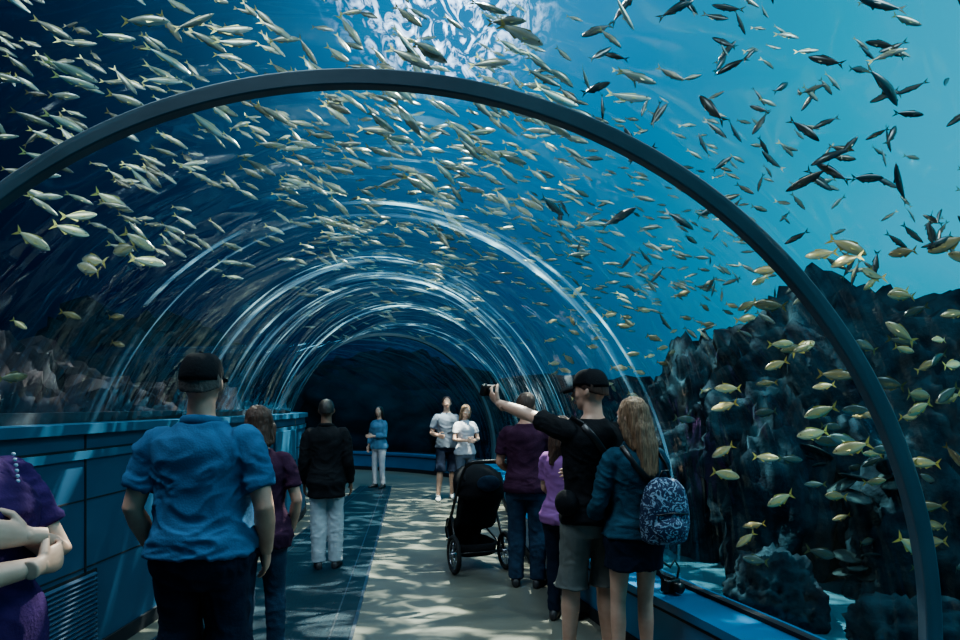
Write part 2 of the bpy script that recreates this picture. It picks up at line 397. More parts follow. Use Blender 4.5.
# ---------------------------------------------------------------- fish
def fish_template(deep):
    xs=[.5,.46,.40,.30,.16,.0,-.15,-.27,-.35,-.38]
    hh=[.008,.035,.065,.095,.115,.112,.088,.055,.028,.022]
    k=1.45 if deep else .84
    v=[];c=[];f=[];n=8
    for x,h in zip(xs,hh):
        for j in range(n):
            a=2*math.pi*j/n; s=math.sin(a)
            v.append((x,h*.46*math.cos(a),h*k*s+(.008 if s>0 else 0)))
            c.append(.25 if s>.8 else (.5 if s>.2 else (1.0 if s>-.3 else 1.5)))
    for i in range(len(xs)-1):
        for j in range(n):
            a=i*n+j;b=i*n+(j+1)%n; f.append((a,b,b+n,a+n))
    f.append(tuple(range(n-1,-1,-1)))
    def poly(pts):
        b=len(v)
        for p in pts: v.append(p); c.append(-1)
        f.append(tuple(range(b,b+len(pts))))
    poly([(-.36,0,.02),(-.44,0,.07*k),(-.56,0,.125*k+.01),(-.47,0,.02),(-.455,0,0)])
    poly([(-.36,0,-.02),(-.455,0,0),(-.47,0,-.02),(-.56,0,-.125*k-.01),(-.44,0,-.07*k)])
    poly([(.22,0,.095*k),(.15,0,.14*k+.01),(.0,0,.135*k),(-.2,0,.09*k),(-.30,0,.05*k),(-.28,0,.04*k),(-.1,0,.09*k)])
    poly([(-.04,0,-.10*k),(-.10,0,-.14*k),(-.27,0,-.065*k),(-.27,0,-.04*k)])
    poly([(.2,.04,-.03),(.08,.085,-.07),(.05,.075,-.03)]); poly([(.2,-.04,-.03),(.05,-.075,-.03),(.08,-.085,-.07)])
    poly([(.14,.01,-.10*k),(.05,.02,-.145*k),(.05,.01,-.105*k)])
    for sy in (1,-1):
        b=len(v)
        for q in range(6):
            a=math.pi/3*q; v.append((.40+.018*math.cos(a),sy*.034,.022+.018*math.sin(a))); c.append(-2)
        v.append((.40,sy*.040,.022)); c.append(-2)
        for q in range(6): f.append((b+q,b+(q+1)%6,b+6))
    return np.array(v),f,np.array(c)
TP={0:fish_template(False),1:fish_template(True)}
secC=[section(t) for t in ts]
SC=np.array([[c.x,c.y] for c,e,a in secC]); SE=np.array([[e.x,e.y] for c,e,a in secC]); SA=np.array([a for c,e,a in secC])
AX=np.stack([-SE[:,1],SE[:,0]],1)
def outside(p,clear=.3):
    d=np.hypot(SC[:,0]-p[0],SC[:,1]-p[1])
    rel=np.array([p[0],p[1]])-SC
    al=np.abs((rel*AX).sum(1)); la=(rel*SE).sum(1)
    ok=(al<.25)&(d<6)
    if not ok.any(): return True
    q=(la[ok]/(SA[ok]+clear))**2+((p[2]-Z0)/(BH+clear))**2
    return not ((q<1).any() and p[2]<Z0+BH+clear)
def school(name,items):
    Vs=[];Fs=[];Cs=[];b=0
    for p,h,l,kd,col in items:
        v,f,c=TP[kd]; v=v.copy(); bend=random.uniform(-.3,.3)
        v[:,1]+=bend*(v[:,0]-.1)**2; v[:,2]*=random.uniform(.88,1.15)
        h=V(h).normalized(); up=V((random.uniform(-.3,.3),random.uniform(-.3,.3),1)); s=up.cross(h).normalized(); u=h.cross(s)
        Rm=np.array([[h.x,s.x,u.x],[h.y,s.y,u.y],[h.z,s.z,u.z]])
        w=(v*l)@Rm.T+np.array(p); Vs.append(w)
        Fs+= [tuple(i+b for i in q) for q in f]; b+=len(v)
        base=np.array(col); cc=np.empty((len(v),4)); cc[:,3]=1
        for i,t in enumerate(c):
            if t==-1: cc[i,:3]=base*np.array([1.2,.98,.35])*.85
            elif t==-2: cc[i,:3]=.01
            else: cc[i,:3]=np.clip(base*t*(np.array([1.15,1.0,.7]) if t==1.0 else 1),0,.9)
        Cs.append(cc)
    o=mkobj(name,np.concatenate(Vs).tolist(),Fs,M['fish'],True)
    at=o.data.color_attributes.new('Col','FLOAT_COLOR','POINT')
    at.data.foreach_set('color',np.concatenate(Cs).ravel().astype('f'))
    return o
def gen(n,box,head,jit,ls,kd,col,near=None):
    out=[];tries=0
    while len(out)<n and tries<n*40:
        tries+=1
        p=(random.uniform(*box[0]),random.uniform(*box[1]),random.uniform(*box[2]))
        if not outside(p): continue
        if near and noise.noise(V(p)*near[0])<near[1]: continue
        h=V(head(p))+V((random.gauss(0,jit),random.gauss(0,jit),random.gauss(0,jit)))
        k=random.uniform(.35,1.2); out.append((p,h,random.uniform(*ls),kd,tuple(c*k for c in col)))
    return out
silver=(.40,.45,.42); gold=(.66,.60,.36)
A=gen(500,((-5.5,.6),(3.0,8),(3.3,5.8)),lambda p:(1,.25,-.45+.3*noise.noise(V(p)*.5)),.32,(.16,.31),0,silver,(.7,.0))
A+=gen(100,((-3.8,1.0),(3.3,5.8),(3.2,4.0)),lambda p:(1,.35,-.35),.3,(.17,.27),0,silver)
school('fish_school',A)
B=gen(900,((-4.2,4.5),(6.5,17),(3.1,6.4)),lambda p:(1,.15,-.22),.26,(.18,.28),0,(.28,.35,.35),(.4,-.15))
school('fish_school',B)
C=gen(125,((.6,5.2),(3.3,7.0),(2.9,5.6)),lambda p:(random.choice((1,-1)),.2,random.choice((1,-1))*.8),.4,(.20,.32),0,(.05,.08,.10),(.8,-.1))
C+=gen(40,((.8,5.2),(3.8,7.5),(3.0,5.2)),lambda p:(1,.2,-.4),.4,(.19,.28),0,(.3,.36,.34))
C+=gen(100,((1.2,5.5),(5.5,11),(2.4,4.7)),lambda p:(random.choice((1,-.6)),.2,-.5),.4,(.19,.27),0,(.16,.22,.22))
school('fish_school',C)
D=gen(115,((2.3,7),(4.4,7.2),(.1,3.1)),lambda p:(random.choice((1,-1,-1)),.1,-.15),.3,(.18,.30),1,gold)
D+=gen(40,((2.5,5.5),(3.8,5.2),(.4,3.0)),lambda p:(random.choice((1,-1,-1)),.1,-.15),.3,(.18,.27),1,gold)
D+=gen(50,((2.3,7),(5.0,7.2),(.1,2.6)),lambda p:(random.choice((1,-1,-1)),.1,-.15),.3,(.20,.30),1,(.12,.2,.2))
D+=gen(45,((1.2,4),(8,13),(1.7,3.2)),lambda p:(1,.1,-.1),.3,(.18,.24),1,(.36,.38,.27))
school('fish_school',D)
E=[]
for x,z in ((-3.62,2.92),(-3.30,3.02),(-3.5,2.72),(-3.38,2.50),(-3.2,2.62),(-3.02,2.66),(-3.32,2.40),(-2.95,2.5),(-3.75,2.62)):
    E.append(((x+.25,5.1+random.uniform(-.3,.3),z+.32),(random.choice((1,-1))*.8,.3,random.uniform(-.6,.3)),.26,1,(.46,.50,.38)))
E+=gen(12,((-6.5,-3.4),(5,8),(1.8,3.2)),lambda p:(1,.3,-.1),.4,(.18,.22),1,(.25,.25,.14))
school('fish_school',E)

# ---------------------------------------------------------------- people
PM=[(.80,.150,.105,0),(.90,.170,.122,-.008),(.98,.160,.115,-.002),(1.08,.143,.100,.006),(1.2,.153,.108,.006),(1.32,.172,.114,0),(1.38,.168,.104,-.006),(1.42,.140,.086,-.010),(1.455,.090,.068,-.012),(1.50,.058,.058,-.012)]
PF=[(.80,.155,.105,0),(.90,.172,.122,-.008),(.98,.155,.110,0),(1.08,.120,.088,.006),(1.2,.132,.100,.012),(1.30,.150,.112,.012),(1.37,.145,.092,-.004),(1.41,.120,.074,-.010),(1.445,.076,.058,-.010),(1.50,.048,.050,-.010)]
def prof(P,z):
    if z<=P[0][0]: return P[0][1:]
    for a,b in zip(P,P[1:]):
        if z<=b[0]:
            u=(z-a[0])/(b[0]-a[0]); u=u*u*(3-2*u) if z<1.3 else u; return tuple(a[i]*(1-u)+b[i]*u for i in (1,2,3))
    return P[-1][1:]
def hand(g,w,d,n,right,curl):
    d=d.normalized(); n=(n-d*n.dot(d)).normalized(); s=d.cross(n)*(1 if right else -1)
    rings=[]
    for t,a,b in ((-.05,.028,.025),(-.01,.026,.020),(.02,.033,.018),(.055,.041,.016),(.085,.041,.013),(.095,.036,.010)):
        rings.append([w+d*t+s*(a*math.cos(q))+n*(b*math.sin(q)) for q in [2*math.pi*k/14 for k in range(14)]])
    g.loft(rings)
    for i,(o_,l,r) in enumerate(((.031,.072,.0088),(.0105,.080,.0092),(-.0105,.074,.0088),(-.031,.058,.0078))):
        a=0; p=w+d*.078+s*o_; pts=[p]; c=curl*(1+.12*i); sp=s*(o_*.9)
        for k,(fl,ca) in enumerate(((.44,.55),(.31,.9),(.25,.7))):
            a+=ca*c; p=p+(d*math.cos(a)+n*math.sin(a)+sp*.6).normalized()*(l*fl+ (.012 if k==0 else 0)); pts.append(p)
        g.tube(pts,[r*1.05,r,r*.93,r*.7],10)
        g.ell(pts[-1],(r*.72,)*3,8,6)
    p=w+d*.015+s*.024; dd=(d*.65+s*.75+n*.25).normalized(); pts=[p]
    p=p+dd*.045; pts.append(p); dd=(d*.9+s*.3+n*(.3+.5*curl)).normalized(); p=p+dd*.034; pts.append(p); dd=(d*.95+n*(.3+.6*curl)).normalized(); p=p+dd*.026; pts.append(p)
    g.tube(pts,[.014,.0115,.010,.0075],10); g.ell(pts[-1],(.0078,)*3,8,6)

def person(name,x,y,yaw,H,sex='m',bw=1.0,belly=0,skin='skin',top='grey_cloth',sleeve=.6,hem=.90,bottom='jeans',leg=.07,legr=1.0,
           hair='hair_brown',hstyle='short',cap=None,shoes='shoe_dark',pose=None,hy=0,hp=0,vox=.011,curl=.35,collar=False,skirt=False,hr=0,feet=None,fold=.008,jacket=False,z=0):
    k=H/1.75; P=PM if sex=='m' else PF; e=empty(name,(x,y,z),yaw); pose=pose or {}
    fw=1.0 if sex=='m' else .88; shx=(.182 if sex=='m' else .158)*bw**.6
    yr=math.radians(yaw)
    def J(key,dflt):
        p=pose.get(key,dflt)
        if isinstance(p,tuple) and len(p)==4:
            X,Y,Z=p[0]-x,p[1]-y,p[2]
            return V((X*math.cos(yr)+Y*math.sin(yr),-X*math.sin(yr)+Y*math.cos(yr),Z))/k
        return V(p)
    sh={1:V((shx,-.005,1.40)),-1:V((-shx,-.005,1.40))}
    el={1:J('er',(shx+.06,-.03,1.13)),-1:J('el',(-shx-.06,-.03,1.13))}
    wr_={1:J('wr',(shx+.05,.06,.88)),-1:J('wl',(-shx-.05,.06,.88))}
    for s in (1,-1):
        d=el[s]-sh[s]; el[s]=sh[s]+d.normalized()*.29
        d=wr_[s]-el[s]; wr_[s]=el[s]+d.normalized()*.255
    ft=feet or {}
    hip={1:V((.088,0,.90)),-1:V((-.088,0,.90))}
    an={1:V(ft.get('r',(.11,0,.085))),-1:V(ft.get('l',(-.11,0,.085)))}
    kn={s:(V(ft['k'+('r' if s>0 else 'l')]) if ft.get('k'+('r' if s>0 else 'l')) else (hip[s]+an[s])/2+V((0,.025,.01))) for s in (1,-1)}
    HM=Matrix.Translation((0,-.005,1.53))@Euler((math.radians(-hp),math.radians(hr),math.radians(hy)),'XYZ').to_matrix().to_4x4()@Matrix.Translation((0,.005,-1.53))
    def torso(g,z0,z1,gr,step=.02,hemflare=0):
        rings=[];z=z0;zz=[]
        while z<z1-.001: zz.append(z); z+=step
        zz.append(z1)
        for z in zz:
            a,b,yo=prof(P,z); be=belly*max(0,1-abs(z-1.03)/.22)
            fl=hemflare*max(0,1-(z-z0)/.25)
            g_=gr*(1 if z<1.36 else max(.45,1-(z-1.36)*5))
            a=a*bw+g_+be*.5+fl; b=b*bw**.7+g_+be*.9+fl
            ring=[]
            for q in range(28):
                t=2*math.pi*q/28; c_,s_=math.cos(t),math.sin(t)
                ring.append(V((a*math.copysign(abs(c_)**.85,c_),yo+be*.5+b*math.copysign(abs(s_)**.9,s_),z)))
            rings.append(ring)
        g.loft(rings)
    def arm(g,s,gr,t1=1.0):
        S,E_l,W=sh[s],el[s],wr_[s]; r0=[.054,.052,.046,.039,.042,.035,.026]
        pts=[S+V((-s*.03,0,.0)),S.lerp(E_l,.2),S.lerp(E_l,.55),E_l,E_l.lerp(W,.3),E_l.lerp(W,.65),W]
        pr=[0,.1,.275,.5,.65,.825,1.0]; P2=[];R2=[]
        for i in range(7):
            if pr[i]<=t1+.001: P2.append(pts[i]); R2.append(r0[i]*fw*bw**.5+gr)
            else:
                u=(t1-pr[i-1])/(pr[i]-pr[i-1])
                if u>.02: P2.append(pts[i-1].lerp(pts[i],u)); R2.append((r0[i-1]*(1-u)+r0[i]*u)*fw*bw**.5+gr+ (.008 if t1<.9 else 0))
                break
        g.tube(P2,R2,14); g.ell(pts[0]+V((s*.002,0,-.004)),(.056*fw+gr,.058*fw+gr,.050*fw+gr))
        if t1>=1: g.ell(W,(.026*fw,)*3,12,8)
    g=Geo(); torso(g,.82,1.49,-.004)
    g.tube([(0,-.024,1.42),(0,-.014,1.50),(0,-.002,1.60)],[.064*fw,.056*fw,.053*fw],16)
    b0=len(g.v)
    g.ell((0,.0,1.65),(.074,.094,.100),20,14); g.ell((0,.032,1.592),(.054,.060,.070),16,10); g.ell((0,.062,1.548),(.026,.024,.022),12,8)
    g.tube([(0,.086,1.652),(0,.104,1.625),(0,.112,1.607)],[.008,.011,.014],10); g.ell((0,.098,1.605),(.019,.013,.010),10,6)
    g.ell((0,.080,1.672),(.048,.014,.010),12,6); g.ell((0,.088,1.573),(.022,.010,.009),10,6)
    for s in (1,-1):
        g.ell((s*.078,-.008,1.628),(.010,.020,.031),10,8,Euler((.15,0,s*.35)).to_matrix()); g.ell((s*.040,.066,1.615),(.020,.018,.022),10,6)
    g.xf(b0,HM)
    for s in (1,-1):
        arm(g,s,0)
        H_,K_,A_=hip[s],kn[s],an[s]
        g.tube([H_+V((0,0,.04)),H_.lerp(K_,.25),H_.lerp(K_,.7),K_,K_.lerp(A_,.3),K_.lerp(A_,.75),A_,A_+V((0,0,-.03))],[r*fw*bw**.4 for r in (.085,.084,.064,.054,.056,.040,.036,.036)],16)
    g.remesh('body',M[skin],e,vox,4,k=k)
    for s,nm,cl in ((1,'hand_right',pose.get('cr',curl)),(-1,'hand_left',pose.get('cl',curl))):
        g=Geo(); d=(wr_[s]-el[s]).normalized()
        if ('dr' if s>0 else 'dl') in pose: d=V(pose['dr' if s>0 else 'dl'])
        hand(g,wr_[s],d,V(pose.get('nr' if s>0 else 'nl',(-s,.15,-.1))),s>0,cl)
        g.remesh(nm,M[skin],e,.0045 if vox<.013 else .0065,2,k=k)
    g=Geo()
    torso(g,.80,1.02,.012)
    if skirt:
        torso(g,leg,1.0,.02,hemflare=.012)
    else:
        for s in (1,-1):
            H_,K_,A_=hip[s],kn[s],an[s]
            full=[(H_+V((0,0,.03)),.100),(H_.lerp(K_,.25),.098),(H_.lerp(K_,.7),.080),(K_,.072*legr),(K_.lerp(A_,.3),.070*legr),(K_.lerp(A_,.75),.062*legr),(A_+V((0,0,-.02)),.062*legr)]
            pts=[];rs=[]
            for i,(p,r) in enumerate(full):
                if p.z>=leg: pts.append(p); rs.append(r*fw*bw**.4)
                else:
                    q,r1=full[i-1]; u=(q.z-leg)/(q.z-p.z); pts.append(q.lerp(p,u)); rs.append((r1*(1-u)+r*u)*fw*bw**.4+(.012 if leg>.3 else 0)); break
            g.tube(pts,rs,18)
    g.remesh('trousers' if leg<.2 else ('skirt' if skirt else 'shorts'),M[bottom],e,vox,3,fold=fold,k=k,fs=(9,9,7))
    g=Geo(); torso(g,hem,1.472,.016 if not jacket else .024,hemflare=.014)
    for s in (1,-1): arm(g,s,.013 if not jacket else .017,sleeve)
    g.remesh('jacket' if jacket else 'shirt',M[top],e,vox,3,fold=fold*1.25,k=k,fs=(6,6,9))
    if collar:
        g=Geo()
        g.tube([(.072*fw*math.cos(a),-.014+.066*math.sin(a),1.475+.012*-math.sin(a)) for a in [2*math.pi*q/24 for q in range(24)]],[(.012,.020)]*24,10,closed=True)
        g.obj('collar',M[top],e,k=k)
    g=Geo()
    for s in (1,-1):
        A_=an[s]; c=V((A_.x,A_.y,0)); tz=A_.z-.085
        rz=Euler((0,0,-s*.18)).to_matrix()
        rings=[]
        for yy,wd,ht in ((-.075,.022,.05),(-.06,.034,.075),(-.02,.038,.085),(.04,.040,.075),(.10,.047,.052),(.15,.042,.042),(.185,.022,.028)):
            rings.append([c+rz@V((wd*math.cos(q),yy,max(.0,ht*.5+ht*.5*math.sin(q)*1.15)+tz)) for q in [2*math.pi*i/14 for i in range(14)]])
        g.loft(rings); g.tube([c+V((0,-.01,.05+tz)),c+V((0,-.01,.115+tz))],[.042,.040],14)
    g.remesh('shoes',M[shoes],e,.009,2,k=k)
    g=Geo(); g2=Geo(); g3=Geo()
    for s in (1,-1):
        g.ell((s*.031,.078,1.645),(.0125,.0125,.010),10,8); g2.ell((s*.031,.0885,1.645),(.006,.004,.006),8,6)
    g3.ell((0,.0975,1.577),(.021,.005,.0035),10,6); g3.ell((0,.0965,1.569),(.018,.005,.004),10,6)
    for q in (g,g2,g3): q.xf(0,HM)
    g.obj('eyes',M['eye_white'],e,k=k); g2.obj('irises',M['eye_dark'],e,k=k); g3.obj('mouth',M['lip'],e,k=k)
    if hair:
        g=Geo()
        if hstyle in('short','bald'):
            th=.006 if hstyle=='bald' else .012
            rings=[]
            for i in range(9):
                u=i/8; zz=1.625+(.125+th)*u; rr=math.sqrt(max(0,1-((zz-1.65)/(.100+th))**2)) if zz>1.65 else 1
                rings.append([V(((.074+th)*rr*math.cos(q),-.012+(.090+th*.6)*rr*math.sin(q)*(1 if math.sin(q)<0 else .88),zz+(0.03*(1-u) if math.sin(q)>.3 else -.03*(1-u)*max(0,-math.sin(q))))) for q in [2*math.pi*j/20 for j in range(20)]])
            g.loft(rings)
        else:
            g.ell((0,-.016,1.665),(.086,.096,.098),20,14)
            g.ell((0,-.05,1.62),(.082,.065,.10),16,12)
            ln={'bob':1.50,'long':1.28,'bun':1.58}[hstyle]
            g.tube([(0,-.055,1.66),(0,-.075,1.56),(0,-.092,1.46 if ln<1.46 else ln),(0,-.098,min(1.36,ln)),(.01,-.10,ln)],[(.080,.045),(.088,.05),(.088,.04),(.075,.034),(.035,.02)],18)
            for s in (1,-1): g.tube([(s*.06,.0,1.69),(s*.080,.005,1.62),(s*.082,-.02,max(1.52,ln)),(s*.07,-.06,max(1.44,ln))],[.022,.026,.028,.02],10)
        g.xf(0,HM)
        g.remesh('hair',M[hair],e,.006 if vox<.013 else .012,2,fold=.011 if hstyle not in('bald','short') else .003,k=k,fs=(48,48,6),hair=True)
    if cap:
        g=Geo(); rings=[]
        for i in range(10):
            u=i/9; rr=math.cos(u*math.pi/2*.97)
            rings.append([V((.086*rr**.7*math.cos(q),-.006+.107*rr**.7*math.sin(q),1.650+.018*(math.sin(q)>0)*(1-u)+.112*math.sin(u*math.pi/2))) for q in [2*math.pi*j/24 for j in range(24)]])
        g.loft(rings); g.ell((0,-.006,1.764),(.008,.008,.005),8,6)
        rings=[]
        for i in range(8):
            u=i/7; yy=.075+.105*u; w=.076*math.sqrt(max(.05,1-(u*.95)**2.4))
            rings.append([V((-w,yy,1.672-.018*u-.018)),V((0,yy,1.676-.012*u)),V((w,yy,1.672-.018*u-.018)),V((w,yy,1.668-.018*u-.018)),V((0,yy,1.670-.012*u)),V((-w,yy,1.668-.018*u-.018))])
        g.loft(rings); g.xf(0,HM); g.obj('cap',M[cap],e,k=k)
    return e,k,dict(sh=sh,el=el,wr=wr_,HM=HM)

person('man_in_blue_polo',-1.24,2.86,2,1.87,bw=1.10,belly=.04,skin='skin',top='blue_polo',sleeve=.36,hem=.93,bottom='navy_cloth',leg=.50,legr=1.3,
       hair='hair_grey',hstyle='short',cap='black_cloth',collar=True,hy=4,hp=-3,vox=.008,
       pose=dict(el=(-.265,-.04,1.13),wl=(-.245,.10,.91),er=(.265,-.04,1.13),wr=(.235,.10,.91),nr=(-.8,-.2,.3),nl=(.8,-.2,.3)),fold=.013)
person('woman_in_maroon_top',-1.38,4.0,12,1.64,sex='f',bw=1.12,belly=.02,top='maroon_cloth',sleeve=.34,hem=.82,bottom='jeans',skin='skin',hstyle='bob',hair='hair_brown',hy=-8,vox=.010,
       pose=dict(er=(.24,-.03,1.14),wr=(.20,.08,.90)))
person('man_in_black_suit',-1.55,6.46,8,1.71,bw=1.0,top='black_cloth',jacket=True,sleeve=.97,hem=.74,bottom='pale_cloth',legr=1.15,hair='hair_black',hstyle='bald',skin='skin_dark',
       collar=True,vox=.011,hy=6,pose=dict(er=(.22,-.03,1.13),wr=(.24,.06,.88),el=(-.22,-.03,1.13),wl=(-.23,.06,.88)),feet=dict(l=(-.08,0,.085),r=(.09,.03,.085)))
person('woman_in_grey_jacket',-2.02,12.8,150,1.62,sex='f',top='greyblue',jacket=True,sleeve=.9,hem=.84,bottom='white_cloth',hair='hair_black',hstyle='long',skin='skin_fair',vox=.014,hy=15,
       pose=dict(el=(-.20,.05,1.14),wl=(-.02,.24,1.12),er=(.24,-.02,1.14),wr=(.22,.08,.9)))
person('man_in_grey_tshirt',-.58,11.2,195,1.80,top='grey_cloth',sleeve=.36,hem=.88,bottom='navy_cloth',leg=.48,legr=1.3,hair='hair_brown',hstyle='short',skin='skin_fair',shoes='shoe_light',vox=.014,hy=-10,
       pose=dict(er=(.26,.0,1.14),wr=(.20,.22,1.10),el=(-.26,.0,1.14),wl=(-.25,.1,.9)),feet=dict(r=(.16,.05,.085),l=(-.10,-.05,.085)))
person('woman_in_white_top',-.25,10.8,200,1.66,sex='f',top='white_cloth',sleeve=.3,hem=.86,bottom='grey_cloth',leg=.5,hair='hair_blonde',hstyle='long',skin='skin_fair',shoes='shoe_light',vox=.014,hp=20,
       pose=dict(er=(.22,.06,1.15),wr=(.04,.26,1.12),el=(-.22,.06,1.15),wl=(-.04,.26,1.12)))
person('man_in_maroon_tshirt',.42,5.80,-14,1.76,bw=1.04,belly=.02,top='maroon_cloth',sleeve=.36,hem=.86,bottom='jeans',legr=1.1,hair='hair_brown',hstyle='short',skin='skin',shoes='shoe_dark',vox=.010,hy=-20,hp=0,
       pose=dict(er=(.25,.04,1.16),wr=(.20,.25,1.05),el=(-.24,.0,1.14),wl=(-.18,.2,1.02)),feet=dict(l=(-.10,.02,.085),r=(.10,.03,.085)))
person('woman_in_lilac_top',.63,4.9,-25,1.56,sex='f',top='lilac_cloth',sleeve=.34,hem=.84,bottom='navy_cloth',hair='hair_brown',hstyle='bob',skin='skin_fair',vox=.011,hy=-10,
       pose=dict(er=(.22,.04,1.15),wr=(.14,.22,1.05),el=(-.18,.06,1.12),wl=(-.12,.25,1.02)),feet=dict(l=(-.08,.02,.085),r=(.08,.03,.085)))
SM=dict(x=.69,y=3.95)
e,k,jj=person('man_taking_selfie',SM['x'],SM['y'],22,1.86,bw=.98,top='black_cloth',sleeve=.36,hem=.88,bottom='khaki',leg=.50,legr=1.3,hair='hair_brown',hstyle='short',skin='skin_fair',cap='black_cloth',shoes='shoe_light',vox=.008,
       hy=38,hp=4,pose=dict(el=(.33,4.10,1.58,'w'),wl=(.13,4.26,1.66,'w'),nl=(.2,.55,.6),dl=(-.3,.75,.6),cl=.95,er=(.25,.08,1.16),wr=(.15,.28,1.12)),feet=dict(l=(-.12,.06,.085),r=(.11,-.02,.085)))
wl_=jj['wr'][-1]; d=V((-.3,.75,.6)).normalized()
g=Geo(); c=wl_+d*.105+V((.0,.03,.02))
rot=Euler((.3,0,.4)).to_matrix()
g.box(c,(.055,.016,.036),rot); g.box(c+rot@V((-.035,-.002,.038)),(.014,.010,.006),rot)
g.obj('camera_body',M['plastic'],e,True,.006,k)
g=Geo(); g.tube([c+rot@V((0,-.016,0)),c+rot@V((0,-.05,0))],[.026,.024],18); g.obj('camera_lens',M['plastic'],e,k=k)
g=Geo(); g.tube([(-.12,-.10,1.44),(-.06,-.135,1.36),(.03,-.14,1.24),(.10,-.135,1.12),(.15,-.11,1.0)],[(.005,.020)]*5,8)
g.tube([(-.12,-.10,1.44),(-.13,0,1.48),(-.12,.08,1.42),(-.02,.15,1.25),(.12,.12,1.05),(.18,.03,.99),(.15,-.11,1.0)],[(.005,.018)]*7,8)
g.obj('sling_strap',M['plastic'],e,k=k)
g=Geo(); g.ell((-.19,-.04,1.0),(.06,.09,.075)); g.remesh('sling_bag',M['black_cloth'],e,.009,2,fold=.004,k=k)
e,k,jj=person('woman_in_denim_jacket',.91,3.78,14,1.69,sex='f',bw=.96,top='denim',jacket=True,sleeve=.72,hem=.92,bottom='navy_cloth',skirt=True,leg=.72,hair='hair_blonde',hstyle='long',skin='skin_fair',shoes='shoe_light',vox=.008,
       hy=22,hp=4,hr=-4,collar=True,fold=.011,pose=dict(el=(-.22,.02,1.14),wl=(-.20,.18,.93),er=(.22,.04,1.15),wr=(.12,.26,1.10)),feet=dict(l=(-.09,.02,.085),r=(.09,.0,.085)))
def pat():
    m=mat('patterned_fabric',(.02,.05,.12),(.015,.03,.08),rough=.8); nt=m.node_tree; N=nt.nodes; L=nt.links
    tc=N.new('ShaderNodeTexCoord'); nz=N.new('ShaderNodeTexNoise'); nz.inputs['Scale'].default_value=26; nz.inputs['Detail'].default_value=2; nz.inputs['Distortion'].default_value=2.5; L.new(tc.outputs['Object'],nz.inputs['Vector'])
    cr=N.new('ShaderNodeValToRGB'); e_=cr.color_ramp.elements; e_[0].position=.52; e_[0].color=(.008,.02,.06,1); e_[1].position=.58; e_[1].color=(.22,.31,.40,1)
    L.new(nz.outputs['Fac'],cr.inputs[0]); L.new(cr.outputs[0],N['Principled BSDF'].inputs['Base Color']); return m
M['pattern']=pat()
g=Geo(); cx,cy=.09,-.20
rings=[]
for z,w,d in ((.90,.10,.05),(.92,.135,.075),(1.0,.15,.085),(1.12,.145,.085),(1.22,.12,.07),(1.27,.08,.045),(1.285,.04,.02)):
    rings.append([V((cx+w*math.copysign(abs(math.cos(q))**.7,math.cos(q)),cy+d*math.copysign(abs(math.sin(q))**.8,math.sin(q)),z)) for q in [2*math.pi*i/24 for i in range(24)]])
g.loft(rings); g.ell((cx,cy-.075,.99),(.105,.04,.075))
g.remesh('backpack',M['pattern'],e,.008,2,fold=.004,k=k)
g=Geo()
for s in (-1,1):
    g.tube([(cx+s*.07,cy+.05,1.26),(cx*.4+s*.10,-.125,1.36),(s*.105,-.06,1.455),(s*.11,.07,1.42),(s*.12,.14,1.30),(s*.16,.06,1.10),(cx+s*.12,cy+.05,.96)],[(.005,.018)]*7,8)
g.tube([(cx-.03,cy,1.28),(cx-.02,cy-.01,1.325),(cx+.02,cy-.01,1.325),(cx+.03,cy,1.28)],.007,8)
g.tube([(cx-.10,cy-.085,1.08),(cx,cy-.09,1.09),(cx+.10,cy-.085,1.08)],.005,6)
g.obj('straps',M['plastic'],e,k=k)
e,k,jj=person('person_with_crossed_arms',-1.50,1.86,-94,1.80,sex='f',bw=1.15,belly=.02,top='purple_cloth',sleeve=.34,hem=.86,bottom='jeans',hair='hair_brown',hstyle='bob',skin='skin_fair',vox=.007,hp=-8,
       pose=dict(er=(.235,.12,1.13),wr=(-.02,.25,1.16),el=(-.225,.12,1.13),wl=(.10,.22,1.28),dl=(.84,-.34,.22),nl=(-.35,-.9,-.1),dr=(-.93,-.12,.06),nr=(0,-1,0),cl=.65,cr=.6))
g=Geo()
for i in range(34):
    a=math.pi*(i/33); g.ell((.075*math.cos(a),.085+.045*math.sin(a),1.46-.17*math.sin(a)),(.006,.006,.006),8,6)
g.obj('bead_necklace',M['bead'],e,k=k)

# ---------------------------------------------------------------- stroller
st=empty('jogging_stroller',(.0,6.34,0),20)
def wheel(c,r,nm):
    g=Geo(); c=V(c); g.tube([c+V((0,r*.88*math.cos(a),r*.88*math.sin(a))) for a in [2*math.pi*i/36 for i in range(36)]],r*.12,10,closed=True); g.obj(nm+'_tyre',M['rubber'],st)
    g=Geo(); g.tube([c+V((0,r*.74*math.cos(a),r*.74*math.sin(a))) for a in [2*math.pi*i/36 for i in range(36)]],r*.035,8,closed=True)
    g.tube([c-V((.035,0,0)),c+V((.035,0,0))],.022,12)
    for i in range(10):
        a=2*math.pi*i/10; g.tube([c,c+V((0,r*.76*math.cos(a),r*.76*math.sin(a)))],.004,6)
    g.obj(nm+'_rim',M['metal'],st)
wheel((-.27,0,.19),.19,'rear_wheel_left'); wheel((.27,0,.19),.19,'rear_wheel_right'); wheel((0,.82,.16),.16,'front_wheel')
g=Geo()
for s in (1,-1):
    g.tube([(s*.25,-.30,1.08),(s*.25,-.12,.92),(s*.24,.18,.55),(s*.20,.45,.38),(s*.06,.74,.30),(s*.05,.82,.16)],.014,10)
    g.tube([(s*.24,.18,.55),(s*.25,.05,.35),(s*.25,0,.19)],.014,10)
    g.tube([(s*.20,.45,.38),(s*.25,.2,.27),(s*.25,0,.19)],.011,10)
